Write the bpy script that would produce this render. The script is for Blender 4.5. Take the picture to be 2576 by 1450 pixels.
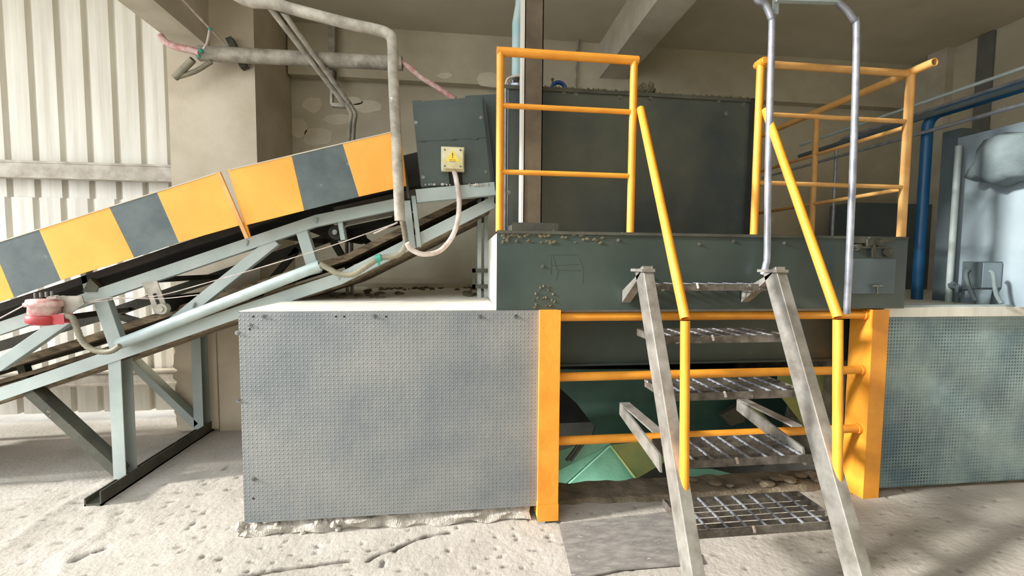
import bpy, math, random
from mathutils import Vector, Matrix, noise
random.seed(4)
sc = bpy.context.scene
COL = sc.collection
for o in list(bpy.data.objects): bpy.data.objects.remove(o)

# ------------------------------------------------------------------ camera
FPX = 1074.0; EYE = Vector((0, 0, 1.5))
_y, _p, _r = .1173, .0584, -.0076
_f = Vector((math.sin(_y)*math.cos(_p), math.cos(_y)*math.cos(_p), -math.sin(_p)))
_x0 = Vector((math.cos(_y), -math.sin(_y), 0)); _d0 = _f.cross(_x0)
_x = math.cos(_r)*_x0+math.sin(_r)*_d0; _d = -math.sin(_r)*_x0+math.cos(_r)*_d0
cd = bpy.data.cameras.new('camera'); cam = bpy.data.objects.new('camera', cd); COL.objects.link(cam)
cd.sensor_width = 36; cd.sensor_fit = 'HORIZONTAL'; cd.lens = FPX/2576*36; cd.clip_start = .02
cam.matrix_world = Matrix(((_x.x, -_d.x, -_f.x, 0), (_x.y, -_d.y, -_f.y, 0), (_x.z, -_d.z, -_f.z, 1.5), (0, 0, 0, 1)))
sc.camera = cam

def P(px, py, X=None, Y=None, Z=None):
    """point of the place seen at a photo pixel, on the plane X=, Y= or Z="""
    r = _x*((px-1288)/FPX)+_d*((py-725)/FPX)+_f
    t = X/r.x if X is not None else Y/r.y if Y is not None else (Z-1.5)/r.z
    return EYE+r*t

# ------------------------------------------------------------------ light
w = bpy.data.worlds.new('world'); sc.world = w; w.use_nodes = True
bg = w.node_tree.nodes['Background']; bg.inputs[0].default_value = (.93, .97, 1, 1); bg.inputs[1].default_value = 1.9
def lamp(name, kind, loc, direction, energy, color, **k):
    l = bpy.data.lights.new(name, kind); l.energy = energy; l.color = color
    for a, b in k.items(): setattr(l, a, b)
    o = bpy.data.objects.new(name, l); COL.objects.link(o); o.location = loc
    o.rotation_euler = Vector(direction).to_track_quat('-Z', 'Y').to_euler(); return o
lamp('sun', 'SUN', (-6, -2, 5), (1, .15, -.42), 4.8, (1, .965, .90), angle=math.radians(5))
sc.view_settings.view_transform = 'Standard'; sc.view_settings.look = 'None'
sc.view_settings.exposure = .78; sc.view_settings.gamma = 1; sc.view_settings.use_curve_mapping = False

# ------------------------------------------------------------------ materials
def lin(c):
    return tuple((v/255/12.92 if v/255 <= .04045 else ((v/255+.055)/1.055)**2.4) for v in c)+(1,)
def N(nt, t, **k):
    n = nt.nodes.new(t)
    for a, b in k.items(): setattr(n, a, b)
    return n
def mat(name, c1, c2=None, scale=3, rough=.6, metal=0, bump=.1, bscale=60, spots=None, sscale=9, sthr=.62,
        stretch=(1, 1, 1), detail=8, bdist=.004, mixlo=.35, mixhi=.65, dots=None, attr=None, spec=.5, streak=0):
    m = bpy.data.materials.new(name); m.use_nodes = True; nt = m.node_tree; L = nt.links.new
    b = nt.nodes['Principled BSDF']; b.inputs['Roughness'].default_value = rough; b.inputs['Metallic'].default_value = metal
    b.inputs['Specular IOR Level'].default_value = spec
    tc = N(nt, 'ShaderNodeTexCoord'); mp = N(nt, 'ShaderNodeMapping'); mp.inputs['Scale'].default_value = stretch
    L(tc.outputs['Object'], mp.inputs[0])
    def noise_(s, d=detail, r=.6):
        n = N(nt, 'ShaderNodeTexNoise'); n.inputs['Scale'].default_value = s; n.inputs['Detail'].default_value = d
        n.inputs['Roughness'].default_value = r; L(mp.outputs[0], n.inputs['Vector']); return n
    def ramp(src, lo, hi):
        r = N(nt, 'ShaderNodeMapRange'); r.inputs['From Min'].default_value = lo; r.inputs['From Max'].default_value = hi
        L(src, r.inputs['Value']); return r.outputs[0]
    def mix(f, a, bb):
        x = N(nt, 'ShaderNodeMix', data_type='RGBA'); L(f, x.inputs['Factor'])
        for s, v in ((x.inputs['A'], a), (x.inputs['B'], bb)):
            if isinstance(v, tuple): s.default_value = v
            else: L(v, s)
        return x.outputs['Result']
    col = lin(c1)
    if c2: col = mix(ramp(noise_(scale).outputs[0], mixlo, mixhi), lin(c1), lin(c2))
    if spots:
        f = ramp(noise_(sscale, 10, .75).outputs[0], sthr, sthr+.05)
        col = mix(f, col, lin(spots))
    h = noise_(bscale, 6).outputs[0]
    if dots:   # round dimples on a grid of the sheet (x, z)
        pitch, rad, dcol, dh = dots[:4]
        sx = N(nt, 'ShaderNodeSeparateXYZ'); L(tc.outputs['Object'], sx.inputs[0])
        def fr(s):
            a = N(nt, 'ShaderNodeMath', operation='DIVIDE'); L(s, a.inputs[0]); a.inputs[1].default_value = pitch
            c = N(nt, 'ShaderNodeMath', operation='FRACT'); L(a.outputs[0], c.inputs[0])
            d = N(nt, 'ShaderNodeMath', operation='SUBTRACT'); L(c.outputs[0], d.inputs[0]); d.inputs[1].default_value = .5
            e = N(nt, 'ShaderNodeMath', operation='MULTIPLY'); L(d.outputs[0], e.inputs[0]); L(d.outputs[0], e.inputs[1]); return e.outputs[0]
        s = N(nt, 'ShaderNodeMath', operation='ADD'); L(fr(sx.outputs[0]), s.inputs[0]); L(fr(sx.outputs[2]), s.inputs[1])
        q = N(nt, 'ShaderNodeMath', operation='SQRT'); L(s.outputs[0], q.inputs[0])
        r = N(nt, 'ShaderNodeMapRange'); r.inputs['From Min'].default_value = rad; r.inputs['From Max'].default_value = rad*.6
        L(q.outputs[0], r.inputs['Value']); dm = r.outputs[0]
        if dcol:
            if len(dots) > 4:
                g = N(nt, 'ShaderNodeMath', operation='MULTIPLY'); L(dm, g.inputs[0]); L(ramp(noise_(2.5, 6).outputs[0], .40, .6), g.inputs[1]); dmc = g.outputs[0]
            else:
                g = N(nt, 'ShaderNodeMath', operation='MULTIPLY'); L(dm, g.inputs[0]); g.inputs[1].default_value = .55; dmc = g.outputs[0]
            col = mix(dmc, col, lin(dcol))
        k = N(nt, 'ShaderNodeMath', operation='MULTIPLY'); L(dm, k.inputs[0]); k.inputs[1].default_value = dh
        a = N(nt, 'ShaderNodeMath', operation='ADD'); L(k.outputs[0], a.inputs[0]); L(h, a.inputs[1]); h = a.outputs[0]
    if attr:
        at = N(nt, 'ShaderNodeAttribute', attribute_name='dirt'); col = mix(at.outputs['Fac'], col, lin(attr))
    if isinstance(col, tuple): b.inputs['Base Color'].default_value = col
    else: L(col, b.inputs['Base Color'])
    bp = N(nt, 'ShaderNodeBump'); bp.inputs['Strength'].default_value = bump; bp.inputs['Distance'].default_value = bdist
    L(h, bp.inputs['Height']); L(bp.outputs[0], b.inputs['Normal'])
    return m

M = dict(
 wall=mat('plaster', (206,198,176), (180,171,148), 1.6, .9, bump=.35, bscale=40, spots=(226,219,202), sscale=2.3, sthr=.62),
 column=mat('column_plaster', (205,194,174), (184,172,150), 2.2, .9, bump=.5, bscale=25, spots=(218,212,198), sscale=7, sthr=.66),
 ceil=mat('ceiling_plaster', (206,199,178), (190,182,160), 1.2, .9, bump=.2, bscale=30),
 beam=mat('beam_plaster', (205,198,182), (180,172,152), 3, .9, bump=.3, bscale=30, spots=(140,134,116), sscale=8, sthr=.68),
 floor=mat('rough_concrete', (182,176,168), (160,154,144), 1.8, .92, bump=.5, bscale=38, bdist=.012, spots=(140,130,114), sscale=16, sthr=.72, attr=(70,62,52)),
 rubble=mat('broken_concrete', (204,198,188), (158,152,142), 12, .95, bump=1, bscale=40, bdist=.02, spots=(235,228,212), sscale=10, sthr=.6),
 kerb=mat('dirty_concrete', (150,138,118), (104,94,78), 8, .95, bump=1, bscale=45, bdist=.02),
 corr=mat('white_sheeting', (226,223,212), (208,202,190), 2, .55, bump=.1, stretch=(6, 6, .5), spots=(172,160,142), sscale=2.2, sthr=.66),
 girt=mat('dusty_girt', (196,190,178), (160,150,136), 8, .8, bump=.3, spots=(110,98,84), sscale=14, sthr=.66),
 grey=mat('grey_paint', (172,181,177), (150,162,158), 3, .5, bump=.15, spots=(190,186,170), sscale=10, sthr=.69),
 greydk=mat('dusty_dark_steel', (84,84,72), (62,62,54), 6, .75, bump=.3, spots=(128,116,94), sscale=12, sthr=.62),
 steel=mat('machine_paint', (70,82,75), (50,62,59), 1.5, .42, bump=.12, bscale=20, spots=(118,122,110), sscale=4, sthr=.67),
 tank=mat('tank_paint', (84,88,76), (48,58,60), 1.3, .45, bump=.15, bscale=12, spots=(128,126,110), sscale=3, sthr=.66),
 panel=mat('dimpled_sheet', (142,143,140), (108,116,120), 1.6, .42, .1, bump=.6, bscale=30, bdist=.003, spots=(168,170,166), sscale=5, sthr=.68, dots=(.0222, .22, (84,92,96), 1.6)),
 panelr=mat('dimpled_sheet_worn', (150,172,172), (92,120,134), 2.2, .45, .1, bump=.4, bscale=30, bdist=.003, spots=(214,190,140), sscale=2, sthr=.72, dots=(.0222, .34, (36,66,84), 1.2, 1)),
 yellow=mat('yellow_paint', (240,164,56), (222,142,40), 5, .5, bump=.25, bscale=50, spots=(150,92,40), sscale=14, sthr=.72),
 yellowc=mat('yellow_board_paint', (240,168,62), (228,150,44), 2, .55, bump=.15, bscale=20, spots=(170,120,60), sscale=12, sthr=.73),
 black=mat('black_board_paint', (60,72,72), (84,94,92), 5, .5, bump=.2, spots=(134,140,140), sscale=7, sthr=.64),
 orange=mat('faded_yellow_paint', (216,168,100), (196,142,76), 6, .55, bump=.2),
 galv=mat('galvanised', (176,180,190), (140,146,158), 14, .35, .5, bump=.1),
 conduit=mat('dusty_conduit', (184,178,164), (134,127,114), 10, .6, bump=.25, spots=(200,194,180), sscale=12, sthr=.62),
 conduitg=mat('grey_conduit', (180,194,192), (158,172,172), 6, .4, bump=.1),
 stair=mat('stair_steel', (186,184,178), (140,137,130), 9, .38, .55, bump=.3, spots=(196,192,182), sscale=16, sthr=.63),
 grate=mat('grating_steel', (116,110,102), (70,64,56), 18, .5, .2, bump=.3, spots=(210,206,198), sscale=20, sthr=.62),
 belt=mat('belt_rubber', (158,140,112), (88,76,60), 9, .9, bump=.5, stretch=(1, 1, 4), spots=(168,148,118), sscale=6, sthr=.6),
 dark=mat('dark_rubber', (30,28,24), (46,42,36), 6, .85, bump=.3),
 checker=mat('checker_plate', (92,88,76), (66,64,56), 8, .6, .3, bump=.8, bscale=70, bdist=.004),
 white=mat('white_cable', (214,204,196), (170,150,140), 12, .6, bump=.1),
 redc=mat('red_wrap', (190,120,118), (214,196,188), 22, .7, bump=.3),
 red=mat('red_plastic', (200,44,54), (150,60,60), 6, .4, bump=.1, spots=(190,170,150), sscale=7, sthr=.6),
 flex=mat('flex_conduit', (150,144,122), (110,106,92), 8, .6, bump=.2),
 boxy=mat('box_plastic', (220,212,176), (190,180,130), 8, .45, bump=.1),
 label=mat('warning_yellow', (232,206,70), None, rough=.5), labink=mat('warning_ink', (96,84,30), None, rough=.6),
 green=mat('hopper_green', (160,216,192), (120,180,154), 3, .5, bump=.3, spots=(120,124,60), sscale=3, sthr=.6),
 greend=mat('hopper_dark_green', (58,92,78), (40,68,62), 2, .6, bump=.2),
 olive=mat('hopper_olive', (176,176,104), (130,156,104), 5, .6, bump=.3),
 plate=mat('steel_floor_plate', (168,164,158), (124,122,120), 9, .5, .25, bump=.5, stretch=(1, 3, 1), spots=(200,196,190), sscale=9, sthr=.6),
 teal=mat('pale_blue_paint', (150,186,190), (186,196,192), 4, .5, bump=.2, spots=(120,80,60), sscale=6, sthr=.66),
 blue=mat('blue_paint', (14,76,122), (26,96,146), 3, .35, bump=.1),
 bluev=mat('blue_enamel', (20,70,130), None, rough=.3),
 pale=mat('pale_panel', (142,156,164), (120,136,146), 1.5, .5, bump=.1),
 bag=mat('grey_cloth', (112,126,128), (86,100,104), 4, .85, bump=.4, bscale=14, bdist=.02),
 rightgrey=mat('bluegrey_sheet', (92,104,108), (74,88,94), 2, .5, bump=.1),
 bolt=mat('bolt_steel', (150,150,146), (90,92,92), 40, .35, .6, bump=.1),
 debris=mat('dry_debris', (112,106,84), (76,72,56), 20, .95, bump=.8),
 patch=mat('fresh_plaster', (232,224,204), (214,205,184), 4, .9, bump=.4, bscale=30),
 post=mat('rusty_post', (116,104,84), (78,66,52), 3, .75, bump=.3, spots=(140,132,108), sscale=5, sthr=.62),
 scratch=mat('scratch', (100,104,94), (84,90,82), 30, .8),
 strip=mat('wall_strip', (118,118,110), (98,100,94), 3, .8),
 tape=mat('green_tape', (60,150,130), None, rough=.5),
)

# ------------------------------------------------------------------ mesh tools
V = Vector
class MB:
    def __init__(s): s.v = []; s.f = []; s.m = []; s.sm = []
    def add(s, vs, fs, mi=0, smooth=False):
        n = len(s.v); s.v += [V(v) for v in vs]
        for f in fs: s.f.append([n+i for i in f]); s.m.append(mi); s.sm.append(smooth)
        return s
    def prism(s, poly, ext, mi=0):
        n = len(poly); a = [V(p) for p in poly]; e = V(ext); b = [p+e for p in a]
        nr = V((0, 0, 0))
        for i in range(n): nr += a[i].cross(a[(i+1) % n])
        if nr.dot(e) > 0: a, b = b, a
        fs = [list(range(n)), list(range(2*n-1, n-1, -1))]+[[i, n+i, n+(i+1) % n, (i+1) % n][::-1] for i in range(n)]
        return s.add(a+b, fs, mi)
    def box(s, x0, x1, y0, y1, z0, z1, mi=0):
        return s.prism([(x0, y0, z0), (x1, y0, z0), (x1, y0, z1), (x0, y0, z1)], (0, y1-y0, 0), mi)
    def sweep(s, p, q, prof, up=(0, 0, 1), mi=0, smooth=False):
        """straight bar; prof = closed 2-D outline in (side, up')"""
        p, q = V(p), V(q); d = (q-p).normalized(); u = V(up); side = d.cross(u).normalized(); u = side.cross(d)
        n = len(prof); a = [p+side*x+u*y for x, y in prof]; b = [v+(q-p) for v in a]
        return s.add(a+b, [list(range(n))[::-1], list(range(n, 2*n))]+[[i, (i+1) % n, n+(i+1) % n, n+i] for i in range(n)], mi, smooth)
    def bar(s, p, q, w_, h, up=(0, 0, 1), mi=0):
        w_, h = w_/2, h/2; return s.sweep(p, q, [(-w_, -h), (w_, -h), (w_, h), (-w_, h)], up, mi)
    def channel(s, p, q, depth, h, t=.006, up=(0, 0, 1), flip=1, mi=0):
        """C section: web on the side nearest the camera, flanges going back"""
        h /= 2; pr = [(0, -h), (-depth, -h), (-depth, -h+t), (-t, -h+t), (-t, h-t), (-depth, h-t), (-depth, h), (0, h)]
        pr = [(x*flip, y) for x, y in pr]
        return s.sweep(p, q, pr if flip < 0 else pr[::-1], up, mi)
    def tube(s, pts, r, seg=14, mi=0, caps=True, hollow=False, rib=0):
        pts = [V(p) for p in pts]
        if rib:
            out = []
            for a, b in zip(pts, pts[1:]):
                k = max(1, int((b-a).length/rib)); out += [a.lerp(b, j/k) for j in range(k)]
            pts = out+[pts[-1]]
        n = len(pts); rings = []; up = None
        for i, p in enumerate(pts):
            t = ((pts[min(i+1, n-1)]-p).normalized()+(p-pts[max(i-1, 0)]).normalized()).normalized()
            if up is None: up = V((0, 0, 1)) if abs(t.z) < .9 else V((0, 1, 0))
            a = t.cross(up).normalized(); bb = a.cross(t).normalized(); up = bb
            rr = r*(1.0 if not rib else (1.08 if i % 2 else .9))
            rings.append([p+(a*math.cos(2*math.pi*k/seg)+bb*math.sin(2*math.pi*k/seg))*rr for k in range(seg)])
        vs = [v for g in rings for v in g]; fs = []
        for i in range(n-1):
            for k in range(seg):
                k2 = (k+1) % seg; fs.append([i*seg+k, (i+1)*seg+k, (i+1)*seg+k2, i*seg+k2][::-1])
        s.add(vs, fs, mi, True)
        if hollow:
            for i, sgn in ((0, 1), (n-1, -1)):
                t = (pts[1]-pts[0]).normalized() if i == 0 else (pts[-1]-pts[-2]).normalized()
                t = t*sgn; c = pts[i]; o = rings[i]; inn = [c+(v-c)*.78 for v in o]; deep = [v+t*r*3 for v in inn]
                s.add(o+inn+deep, [[k, (k+1) % seg, seg+(k+1) % seg, seg+k] for k in range(seg)]+[[seg+k, seg+(k+1) % seg, 2*seg+(k+1) % seg, 2*seg+k] for k in range(seg)]+[list(range(2*seg, 3*seg))], mi)
        elif caps: s.add(rings[0]+rings[-1], [list(range(seg)), list(range(2*seg-1, seg-1, -1))], mi)
        return s
    def cyl(s, p, q, r, seg=16, mi=0): return s.tube([p, q], r, seg, mi)
    def lathe(s, base, axis, prof, seg=20, mi=0):
        base = V(base); ax = V(axis).normalized(); u = V((0, 0, 1)) if abs(ax.z) < .9 else V((1, 0, 0)); a = ax.cross(u).normalized(); b = ax.cross(a)
        vs = [base+ax*h+(a*math.cos(2*math.pi*k/seg)+b*math.sin(2*math.pi*k/seg))*r for r, h in prof for k in range(seg)]
        fs = [[i*seg+k, i*seg+(k+1) % seg, (i+1)*seg+(k+1) % seg, (i+1)*seg+k] for i in range(len(prof)-1) for k in range(seg)]
        return s.add(vs, fs, mi, True)
    def blob(s, c, r, mi=0, seed=0, sub=2, rough=.35, squash=(1, 1, 1)):
        import bmesh
        bm = bmesh.new(); bmesh.ops.create_icosphere(bm, subdivisions=sub, radius=1)
        c = V(c); vs = []
        for v in bm.verts:
            k = 1+rough*noise.noise(v.co*1.7+V((seed*3.1, seed, 0))); vs.append(c+V((v.co.x*squash[0], v.co.y*squash[1], v.co.z*squash[2]))*r*k)
        fs = [[v.index for v in f.verts] for f in bm.faces]; bm.free(); return s.add(vs, fs, mi)
    def build(s, name, m, parent=None, bevel=0, kind=None, label=None, cat=None, group=None):
        me = bpy.data.meshes.new(name)
        off = parent_world(parent) if parent else V((0, 0, 0))
        if parent is None and cat:      # a one-mesh thing: origin at its base
            xs = [v.x for v in s.v]; ys = [v.y for v in s.v]; zs = [v.z for v in s.v]
            off = V(((min(xs)+max(xs))/2, (min(ys)+max(ys))/2, min(zs)))
        me.from_pydata([v-off for v in s.v], [], s.f)
        for x in (m if isinstance(m, (list, tuple)) else [m]): me.materials.append(M[x])
        me.polygons.foreach_set('material_index', s.m); me.polygons.foreach_set('use_smooth', s.sm); me.update()
        o = bpy.data.objects.new(name, me); COL.objects.link(o)
        if parent: o.parent = parent
        else: o.location = off
        if bevel:
            b = o.modifiers.new('bevel', 'BEVEL'); b.width = bevel; b.segments = 2; b.limit_method = 'ANGLE'; b.angle_limit = .6
        for k, v in (('kind', kind), ('label', label), ('category', cat), ('group', group)):
            if v: o[k] = v
        return o
def parent_world(p):
    o = V((0, 0, 0))
    while p: o += p.location; p = p.parent
    return o
def each(name, m, parent, mbs, **k):
    for b in mbs: b.build(name, m, parent, **k)
def thing(name, label, cat, loc, group=None, kind=None):
    o = bpy.data.objects.new(name, None); COL.objects.link(o); o.location = loc; o.empty_display_size = .1
    o['label'] = label; o['category'] = cat
    if group: o['group'] = group
    return o
def bend(pts, r=.06, n=6):
    """round the corners of a polyline"""
    pts = [V(p) for p in pts]; out = [pts[0]]
    for a, b, c in zip(pts, pts[1:], pts[2:]):
        d1 = min(r, (b-a).length*.49); d2 = min(r, (c-b).length*.49); s_ = b+(a-b).normalized()*d1; e = b+(c-b).normalized()*d2
        for k in range(n+1):
            t = k/n; out.append(s_.lerp(b, t).lerp(b.lerp(e, t), t))
    return out+[pts[-1]]
def smooth(pts, n=8):
    pts = [V(p) for p in pts]; q = [pts[0]*2-pts[1]]+pts+[pts[-1]*2-pts[-2]]; out = []
    for i in range(1, len(q)-2):
        for k in range(n):
            t = k/n; out.append(.5*((2*q[i])+(q[i+1]-q[i-1])*t+(2*q[i-1]-5*q[i]+4*q[i+1]-q[i+2])*t*t+(3*q[i]-q[i-1]-3*q[i+1]+q[i+2])*t**3))
    return out+[pts[-1]]
def bolts(parent, pts, r=.008, d=(0, -1, 0), m='bolt'):
    d = V(d)
    for p in pts:
        p = V(p); MB().cyl(p-d*.002, p+d*.003, r*1.5, 14).cyl(p, p+d*.006, r, 6).cyl(p, p+d*.009, r*.5, 8).build('bolt', m, parent)

YF = 2.38; ZD = 1.235; YB = 4.8; ZC = 3.91; XR = 5.4

# ------------------------------------------------------------------ setting
def floor():
    m = MB(); xs = []; x = -9.0
    while x < 9: xs.append(x); x += .011 if -1.9 < x < .5 else .018 if -2.8 < x < 3.4 else .15
    ys = []; y = -2.6
    while y < 6.0: ys.append(y); y += .009 if 1.65 < y < 2.3 else .018 if 1.3 < y < 3.2 else .1
    cr = [[P(a, b, Z=0) for a, b in c] for c in (
        [(560, 1462), (700, 1434), (850, 1412), (880, 1410)], [(925, 1412), (950, 1395), (1000, 1378), (1048, 1357)],
        [(1048, 1357), (1085, 1345), (1130, 1340)], [(185, 1412), (215, 1392), (262, 1378)])]
    ridge = [[P(a, b, Z=0) for a, b in c] for c in ([(0, 1385), (90, 1320), (180, 1260), (275, 1215)], [(150, 1450), (170, 1390), (265, 1330), (268, 1290)])]
    def dist(p, line):
        best = 9
        for a, b in zip(line, line[1:]):
            ab = b-a; t = max(0, min(1, (p-a).dot(ab)/ab.length_squared)); best = min(best, (a+ab*t-p).length)
        return best
    vs = []; dirt = []
    for y in ys:
        for x in xs:
            p = V((x, y, 0)); z = .012*noise.noise(p*1.3); dt = 0
            if 1.2 < y < 3.4 and -3.2 < x < 3.6:
                z += .003*noise.noise(p*7)+.0018*noise.noise(p*23)
                c = noise.noise(V((x*22, y*30, 4)))
                lo = .46 if x < .6 else .50
                if c > lo: k = min(1, (c-lo)/.10); z -= .010*k; dt = .45*k
                jit = .012*noise.noise(p*14)
                for i, l in enumerate(cr):
                    d = abs(dist(p, l)+jit*.6)
                    if d < .014: k = 1-d/.014; z -= .02*k; dt = max(dt, min(1, 1.6*k))
                for l in ridge:
                    d = dist(p, l)+jit
                    if d < .05: z += .006*(1-d/.05)
            if .5 < x < 2.63 and 2.72 < y < 3.95: z = -.9; dt = 1
            vs.append((x, y, z)); dirt.append(dt)
    nx = len(xs)
    m.add(vs, [[j*nx+i, j*nx+i+1, (j+1)*nx+i+1, (j+1)*nx+i] for j in range(len(ys)-1) for i in range(nx-1)], 0, True)
    o = m.build('floor', 'floor', kind='structure')
    a = o.data.attributes.new('dirt', 'FLOAT', 'POINT'); a.data.foreach_set('value', dirt)
floor()
MB().box(-1.9, XR+.2, YB, YB+.2, 0, ZC).build('wall_back', 'wall', kind='structure')
MB().box(XR, XR+.2, -2.5, YB, 0, ZC).build('wall_right', 'wall', kind='structure')
MB().box(-9, XR+.2, 2.0, YB+.2, ZC, ZC+.2).build('ceiling', 'ceil', kind='structure')
MB().box(0.0, XR+.2, -2.5, 2.0, ZC, ZC+.2).build('ceiling', 'ceil', kind='structure')
MB().box(-3.2, XR+.2, -2.7, -2.5, 0, ZC).build('wall_front', 'wall', kind='structure')
# beam under the ceiling along the back wall, and the two cross beams
MB().box(-1.75, XR, YB-.12, YB, 3.40, ZC).build('trim_1', 'wall', kind='structure')
MB().box(1.50, 1.80, 2.0, YB-.12, 3.54, ZC).build('trim_2', 'beam', kind='structure')
MB().box(-2.36, -2.11, 2.0, 4.02, 3.29, ZC).build('trim_3', 'beam', kind='structure')
# concrete column with a slightly set back left half
c = MB(); c.box(-2.12, -1.765, 3.98, YB+.1, 0, ZC); c.box(-2.45, -2.12, 4.0, 4.5, 0, ZC); c.build('trim_4', 'column', kind='structure', bevel=.008)
# chipped concrete edge at the column foot
c = MB(); pts = [(-2.13, 3.965, .02)]+[(-2.47-.035*noise.noise(V((0, 0, i*.9)))*(1+i % 2), 3.965, .02+i*.033) for i in range(26)]+[(-2.13, 3.965, .87)]
c.prism(pts, (0, .1, 0)); c.build('trim_5', 'column', kind='structure')

# plaster patches on the back wall
def patch(n_, cx_, cy_, rx, ry, Y, seed):
    m = MB(); c_ = P(cx_, cy_, Y=Y); pts = []
    for k in range(28):
        a_ = k*math.tau/28; r_ = 1+.28*noise.noise(V((math.cos(a_)*1.6, math.sin(a_)*1.6, seed))); q = P(cx_+rx*r_*math.cos(a_), cy_+ry*r_*math.sin(a_), Y=Y); pts.append(q)
    m.prism(pts[::-1], (0, .004, 0)); m.build('trim_%d' % n_, 'patch', kind='structure')
for i, (a_, b_, c_, d_) in enumerate(((788, 264, 26, 18), (748, 322, 24, 26), (800, 345, 36, 24), (880, 255, 30, 12), (925, 268, 34, 14), (850, 300, 40, 12), (1230, 200, 36, 18), (1120, 190, 18, 8))):
    patch(11+i, a_, b_, c_, d_, (YB-.124 if i > 5 else YB-.004), i*3.7)
# corrugated sheet wall
def corrugated(name, x0, x1, z0, z1, y, pitch=.224, phase=-.012):
    m = MB(); pr = []; x = x0
    k = math.floor((x0-phase)/pitch)
    while True:
        b = phase+k*pitch; k += 1
        for dx, dy in ((-.032, 0), (-.022, .045), (.014, .045), (.024, 0), (.09, -.004), (.13, 0)):
            xx = b+dx
            if x0 < xx < x1: pr.append((xx, y+dy))
        if b > x1: break
    pr = [(x0, pr[0][1])]+pr+[(x1, pr[-1][1])]
    n = len(pr)
    vs = [(a, b, z0) for a, b in pr]+[(a, b, z1) for a, b in pr]+[(a, b+.006, z0) for a, b in pr]+[(a, b+.006, z1) for a, b in pr]
    m.add(vs, [[i, i+1, n+i+1, n+i] for i in range(n-1)]+[[2*n+i, 3*n+i, 3*n+i+1, 2*n+i+1] for i in range(n-1)])
    return m.build(name, 'corr', kind='structure')
corrugated('wall_left', -9, -2.2, 2.02, ZC, 4.40)
corrugated('wall_left', -9, -2.2, .07, 2.06, 4.375)
def girt(z, h):
    m = MB(); m.channel((-9, 4.24, z), (-2.46, 4.24, z), .11, h, .008)
    m.box(-9, -2.46, 4.232, 4.24, z+h/2-.012, z+h/2+.006); m.box(-9, -2.46, 4.232, 4.24, z-h/2-.006, z-h/2+.012)
    return m
for k, (z, h) in enumerate(((2.285, .135), (.42, .12))):
    g = girt(z, h).build('trim_%d' % (6+k), 'girt', kind='structure')

# ------------------------------------------------------------------ platform
pl = thing('machine_platform', 'low concrete-and-steel platform with beige dusty deck that carries the dark machinery', 'platform', (1, 3.4, 0))
# deck slab (left of the opening, behind it, and to the right)
d = MB(); d.box(-1.17, .50, 2.40, YB-.02, ZD-.06, ZD); d.box(2.66, XR-.02, 2.40, YB-.02, ZD-.06, ZD); d.box(.50, 2.66, 2.62, YB-.02, ZD-.06, ZD); d.build('deck', 'corr', pl)
d = MB(); d.box(-1.15, .40, 2.42, 4.7, .07, ZD-.06); d.build('plinth', 'kerb', pl)
d = MB(); d.box(2.72, XR-.05, 2.47, 4.7, -.02, ZD-.06); d.build('plinth', 'kerb', pl)
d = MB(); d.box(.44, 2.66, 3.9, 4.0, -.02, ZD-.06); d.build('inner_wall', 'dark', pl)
# rough footing under the left panel
f_ = MB()
def rough_strip(m, x0, x1, y0, y1, z0, z1, amp, seed, n=70):
    prof = [(y0+.03, z0), (y0, z0+.3*(z1-z0)), (y0+.01, z0+.7*(z1-z0)), (y0+.03, z1), (y1, z1)]
    vs = []
    for i in range(n+1):
        x = x0+(x1-x0)*i/n
        for j, (y, z) in enumerate(prof):
            q = V((x*9, j*1.7, seed)); k = 1 if j < 4 else 0
            vs.append((x+amp*.4*noise.noise(q+V((7, 0, 0))), y+amp*noise.noise(q)*k, z+amp*.7*noise.noise(q+V((0, 9, 0)))*(j > 0)))
    w_ = len(prof)
    m.add(vs, [[i*w_+j, (i+1)*w_+j, (i+1)*w_+j+1, i*w_+j+1] for i in range(n) for j in range(w_-1)])
rough_strip(f_, -1.21, .40, 2.385, 2.6, -.02, .075, .035, 3, 150)
for i in range(36):
    x = -1.2+.5*random.random()**1.5*1.2; f_.blob((x, 2.39+random.random()*.02, .01+random.random()*.05), .014+.016*random.random(), 0, i, 1)
f_.build('footing', 'rubble', pl)
k_ = MB(); rough_strip(k_, .52, 2.60, 2.50, 2.74, -.03, .02, .024, 8, 160)
for i in range(16): k_.blob((1.55+random.random()*1.0, 2.56+random.random()*.12, +.025+random.random()*.015), .02+.02*random.random(), 0, i+50, 2, squash=(1.5, 1, .5))
k_.build('kerb', 'kerb', pl)

# cladding sheets
t = thing('dimpled_panel', 'big grey dimpled steel sheet bolted under the beige deck, left of the stairs', 'panel', (-.37, YF, .07))
MB().box(-1.165, .437, YF, YF+.006, .085, ZD-.002).build('sheet', 'panel', t)
bolts(t, [P(x, y, Y=YF) for x, y in ((663, 796), (942, 796), (1207, 797), (1298, 797), (629, 819), (597, 838), (600, 1008), (639, 1206))])
for x, y in ((637, 797), (845, 797), (866, 797), (971, 797), (628, 829), (637, 1255)): q = P(x, y, Y=YF-.001); MB().cyl(q, q+V((0, .002, 0)), .006, 10).build('hole', 'dark', t)
t = thing('dimpled_panel', 'worn blue-grey dimpled steel sheet with flaked paint, right of the yellow channel post', 'panel', (4, YF+.07, .07))
MB().box(2.69, 5.3, YF+.06, YF+.066, .03, ZD-.004).build('sheet', 'panelr', t)
q = MB(); q.box(2.69, 5.3, YF+.05, YF+.09, ZD-.004, ZD+.012); q.build('edge_strip', 'conduitg', t)

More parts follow.
